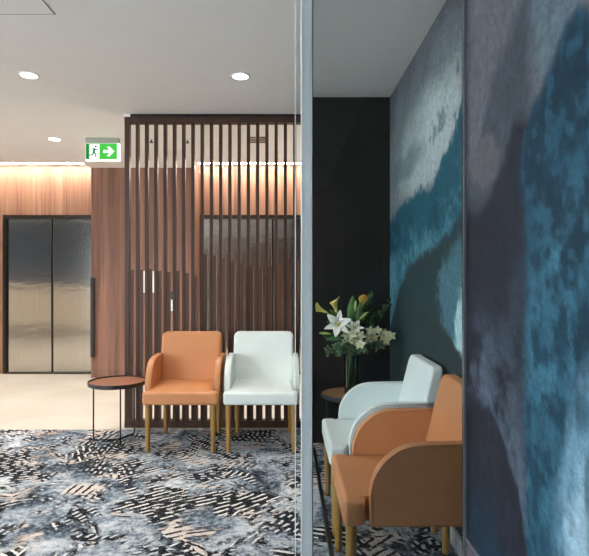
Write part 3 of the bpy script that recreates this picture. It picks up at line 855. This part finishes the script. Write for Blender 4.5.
def orchid_spray(start, end, n, label, m, L, sag=0.03):
    """an arching spray of small five-petalled blooms"""
    s0, s1 = Vector(start), Vector(end)
    t = thing('orchid_spray', label, 'flower', s0)
    pts = stem_pts(s0, s1 - s0)
    ext = []
    for k in range(1, 7):
        q = k / 6; ext.append(s0.lerp(s1, q) + Vector((0, 0, 0.02 * math.sin(PI * q) - sag * q * q)))
    obj('stem', tube(bmesh.new(), rel(pts + ext, s0), 0.0026, 6), M['stem'], t, 60)
    rr = random.Random(n * 7 + int(L * 1000))
    for k in range(n):
        q = (k + 0.2) / n
        c = s0.lerp(s1, q) + Vector((rr.uniform(-.012, .012), -0.018 + rr.uniform(-.012, .008), 0.02 * math.sin(PI * q) - sag * q * q + (0.022 if k % 2 else -0.020)))
        d = Vector((rr.uniform(-.5, .5), -0.85, rr.uniform(-.25, .45)))
        F = Matrix.Translation(c - s0) @ frame(d, rr.uniform(0, 6))
        pb = bmesh.new()
        for a in range(5): petal(pb, F, L * rr.uniform(.9, 1.1), L * 0.36, 0.5, 1.0, 2 * PI * a / 5, 5, 3, 0.3)
        bl = obj('bloom', pb, M[m], t, 0)
        lp = bmesh.new(); lathe(lp, [(0, 0), (0.006, 0.003), (0.008, 0.012), (0.003, 0.018), (0, 0.018)], 10)
        bmesh.ops.transform(lp, matrix=F, verts=lp.verts)
        obj('lip', lp, M['lily_mid'], bl, 0)
orchid_spray(pos(344, 338, 3.54), pos(364, 341, 3.47), 7, 'cream orchid spray below the white lilies, at the front of the bouquet', 'orchid', 0.040, 0.01)
orchid_spray(pos(368, 335, 3.58), pos(391, 338, 3.55), 8, 'greenish cream orchid spray reaching right towards the mural', 'orchid_g', 0.038, 0.015)

def broad_leaf(base, d, L, W, label, m='leaf', face=(0, -1, 0.15)):
    x, y, z = base
    t = thing('broad_leaf', label, 'leaf', base)
    dv = Vector(d).normalized(); f = Vector(face)
    side = dv.cross(f).normalized(); nrm = side.cross(dv).normalized()
    R = Matrix((side, nrm, dv)).transposed().to_4x4()
    bm = bmesh.new()
    petal(bm, R @ Matrix.Rotation(PI / 2, 4, 'Z'), L, W, 0.25, 0.0, 0, 10, 4, 0.35, 0.8)
    obj('blade', bm, M[m], t, 0)
    stem(t, base, d, 0.0032)
broad_leaf(pos(351, 322, 3.62), (0.06, -0.05, 1), 0.185, 0.030, 'broad dark green leaf standing upright at the top of the bouquet')
broad_leaf(pos(357, 322, 3.63), (0.20, -0.02, 1), 0.150, 0.022, 'broad green leaf leaning right beside the tallest leaf')
broad_leaf(pos(339, 317, 3.62), (-0.75, -0.1, 0.55), 0.085, 0.014, 'narrow green leaf behind the yellow calla at far left')
broad_leaf(pos(341, 338, 3.52), (-0.95, -0.2, -0.06), 0.105, 0.016, 'dark green leaf pointing left under the white lily')

def sprig(start, end, n, ls, label, m, spread, drop=0.0, seed=1, wr=0.36):
    """leafy sprig: stem with many small leaves"""
    s0, s1 = Vector(start), Vector(end)
    t = thing('foliage_sprig', label, 'foliage', s0)
    rr = random.Random(seed)
    ext = [s0.lerp(s1, k / 6) + Vector((0, 0, -drop * (k / 6) ** 2)) for k in range(1, 7)]
    obj('stem', tube(bmesh.new(), rel(stem_pts(s0, s1 - s0) + ext, s0), 0.0022, 6), M['stem'], t, 60)
    bm = bmesh.new()
    for k in range(n):
        q = (k + 0.5) / n
        axis = (s1 - s0).normalized()
        c = s0.lerp(s1, q) + Vector((0, 0, -drop * q * q))
        c += Vector((rr.gauss(0, 1), rr.gauss(0, 0.7), rr.gauss(0, 1))) * spread * (1 - 0.6 * q)
        d = axis * rr.uniform(0.2, 0.9) + Vector((rr.gauss(0, .7), rr.gauss(-0.3, .6), rr.gauss(0.1, .7)))
        F = Matrix.Translation(c - s0) @ frame(d, rr.uniform(0, 6))
        l = ls * rr.uniform(0.7, 1.25)
        petal(bm, F, l, l * wr, rr.uniform(-.3, .5), 0.2, 0, 3, 2, 0.3, 0.8)
    obj('leaves', bm, M[m], t, 0)
sprig(pos(360, 322, 3.68), pos(371, 294, 3.68), 60, 0.026, 'dark feathery sprig rising behind the amber calla', 'leaf_d', 0.016, 0, 2)
sprig(pos(366, 330, 3.70), pos(389, 303, 3.70), 80, 0.028, 'dark leafy sprig reaching up right in front of the mural corner', 'leaf_d', 0.018, 0, 3)
sprig(pos(360, 330, 3.72), pos(378, 316, 3.72), 70, 0.030, 'dark leafy sprig low behind the orchid sprays at right', 'leaf_d', 0.024, 0, 4)
sprig(pos(345, 345, 3.54), pos(327, 350, 3.50), 110, 0.020, 'grey green small-leaved sprig hanging at lower left of the bouquet', 'leaf_s', 0.024, 0.02, 5, 0.45)
sprig(pos(346, 347, 3.53), pos(338, 352, 3.46), 90, 0.020, 'grey green small-leaved sprig at the lip of the vase, left of center', 'leaf_s', 0.024, 0.01, 6, 0.45)
sprig(pos(352, 346, 3.53), pos(364, 350, 3.47), 100, 0.022, 'green small-leaved sprig under the front orchid spray', 'leaf_s', 0.022, 0.005, 7, 0.45)
sprig(pos(340, 336, 3.60), pos(329, 337, 3.60), 60, 0.026, 'dark leafy sprig behind the left lily bud', 'leaf_d', 0.022, 0, 8)
sprig(pos(362, 340, 3.60), pos(384, 345, 3.58), 90, 0.026, 'green leafy sprig under the right orchid spray', 'leaf_s', 0.022, 0.005, 10, 0.45)
sprig(pos(345, 330, 3.66), pos(333, 318, 3.68), 80, 0.028, 'dark leafy sprig behind the large white lily', 'leaf_d', 0.030, 0, 11)
sprig(pos(358, 332, 3.70), pos(366, 312, 3.72), 100, 0.030, 'dark leafy sprig between the broad leaves and the right spray', 'leaf_d', 0.034, 0, 12)
sprig(pos(350, 335, 3.64), pos(352, 318, 3.66), 90, 0.030, 'dense dark foliage sprig in the heart of the bouquet', 'leaf_d', 0.034, 0, 9)

# ------------------------------------------------------------------ lights
def spot(x, y, power, col=(1, 0.93, 0.84), size=125, z=None, blend=0.8):
    l = bpy.data.lights.new('spot', 'SPOT'); l.energy = power; l.color = col
    l.spot_size = math.radians(size); l.spot_blend = blend; l.shadow_soft_size = 0.06
    o = bpy.data.objects.new('downlight_and_fill', l); COL.objects.link(o); o.location = (x, y, (z or CZ) - 0.02)
    return o
for x, y, p, c in ((-1.715, 3.55, 34, 0), (-0.30, 3.57, 46, 0), (-2.26, 5.05, 95, 1), (-0.85, 5.05, 130, 1), (-3.7, 5.2, 100, 1), (0.45, 5.1, 100, 1), (-5.2, 5.2, 90, 1),  # spots without a modelled fitting are unseen, added as fill
                (-1.715, 1.9, 26, 0), (-0.30, 1.9, 18, 0), (-0.45, 0.7, 36, 0), (-3.2, 1.9, 26, 0), (-3.4, 3.55, 40, 0), (0.36, 2.75, 22, 0)):
    spot(x, y, p, (1, 0.92, 0.84) if c else (1, 0.94, 0.86))
w = bpy.data.worlds.new('daylight'); SC.world = w
w.use_nodes = True
w.node_tree.nodes['Background'].inputs['Color'].default_value = (0.86, 0.94, 1.0, 1)
w.node_tree.nodes['Background'].inputs['Strength'].default_value = 13.0

# ------------------------------------------------------------------ camera
cam = bpy.data.cameras.new('camera'); co = bpy.data.objects.new('camera', cam); COL.objects.link(co)
co.location = (0, 0, 1.25); co.rotation_euler = (PI / 2, 0, 0)
cam.sensor_width = 36; cam.lens = 530 / 589 * 36
cam.shift_x = 9.5 / 589; cam.shift_y = -1.0 / 589
cam.clip_start = 0.05
SC.camera = co
SC.view_settings.view_transform = 'Standard'
SC.view_settings.look = 'None'
SC.view_settings.exposure = 0.2
SC.view_settings.gamma = 1.0
SC.view_settings.use_curve_mapping = False
SC.cycles.use_denoising = True
SC.cycles.max_bounces = 10
SC.cycles.transparent_max_bounces = 24
SC.cycles.sample_clamp_indirect = 6
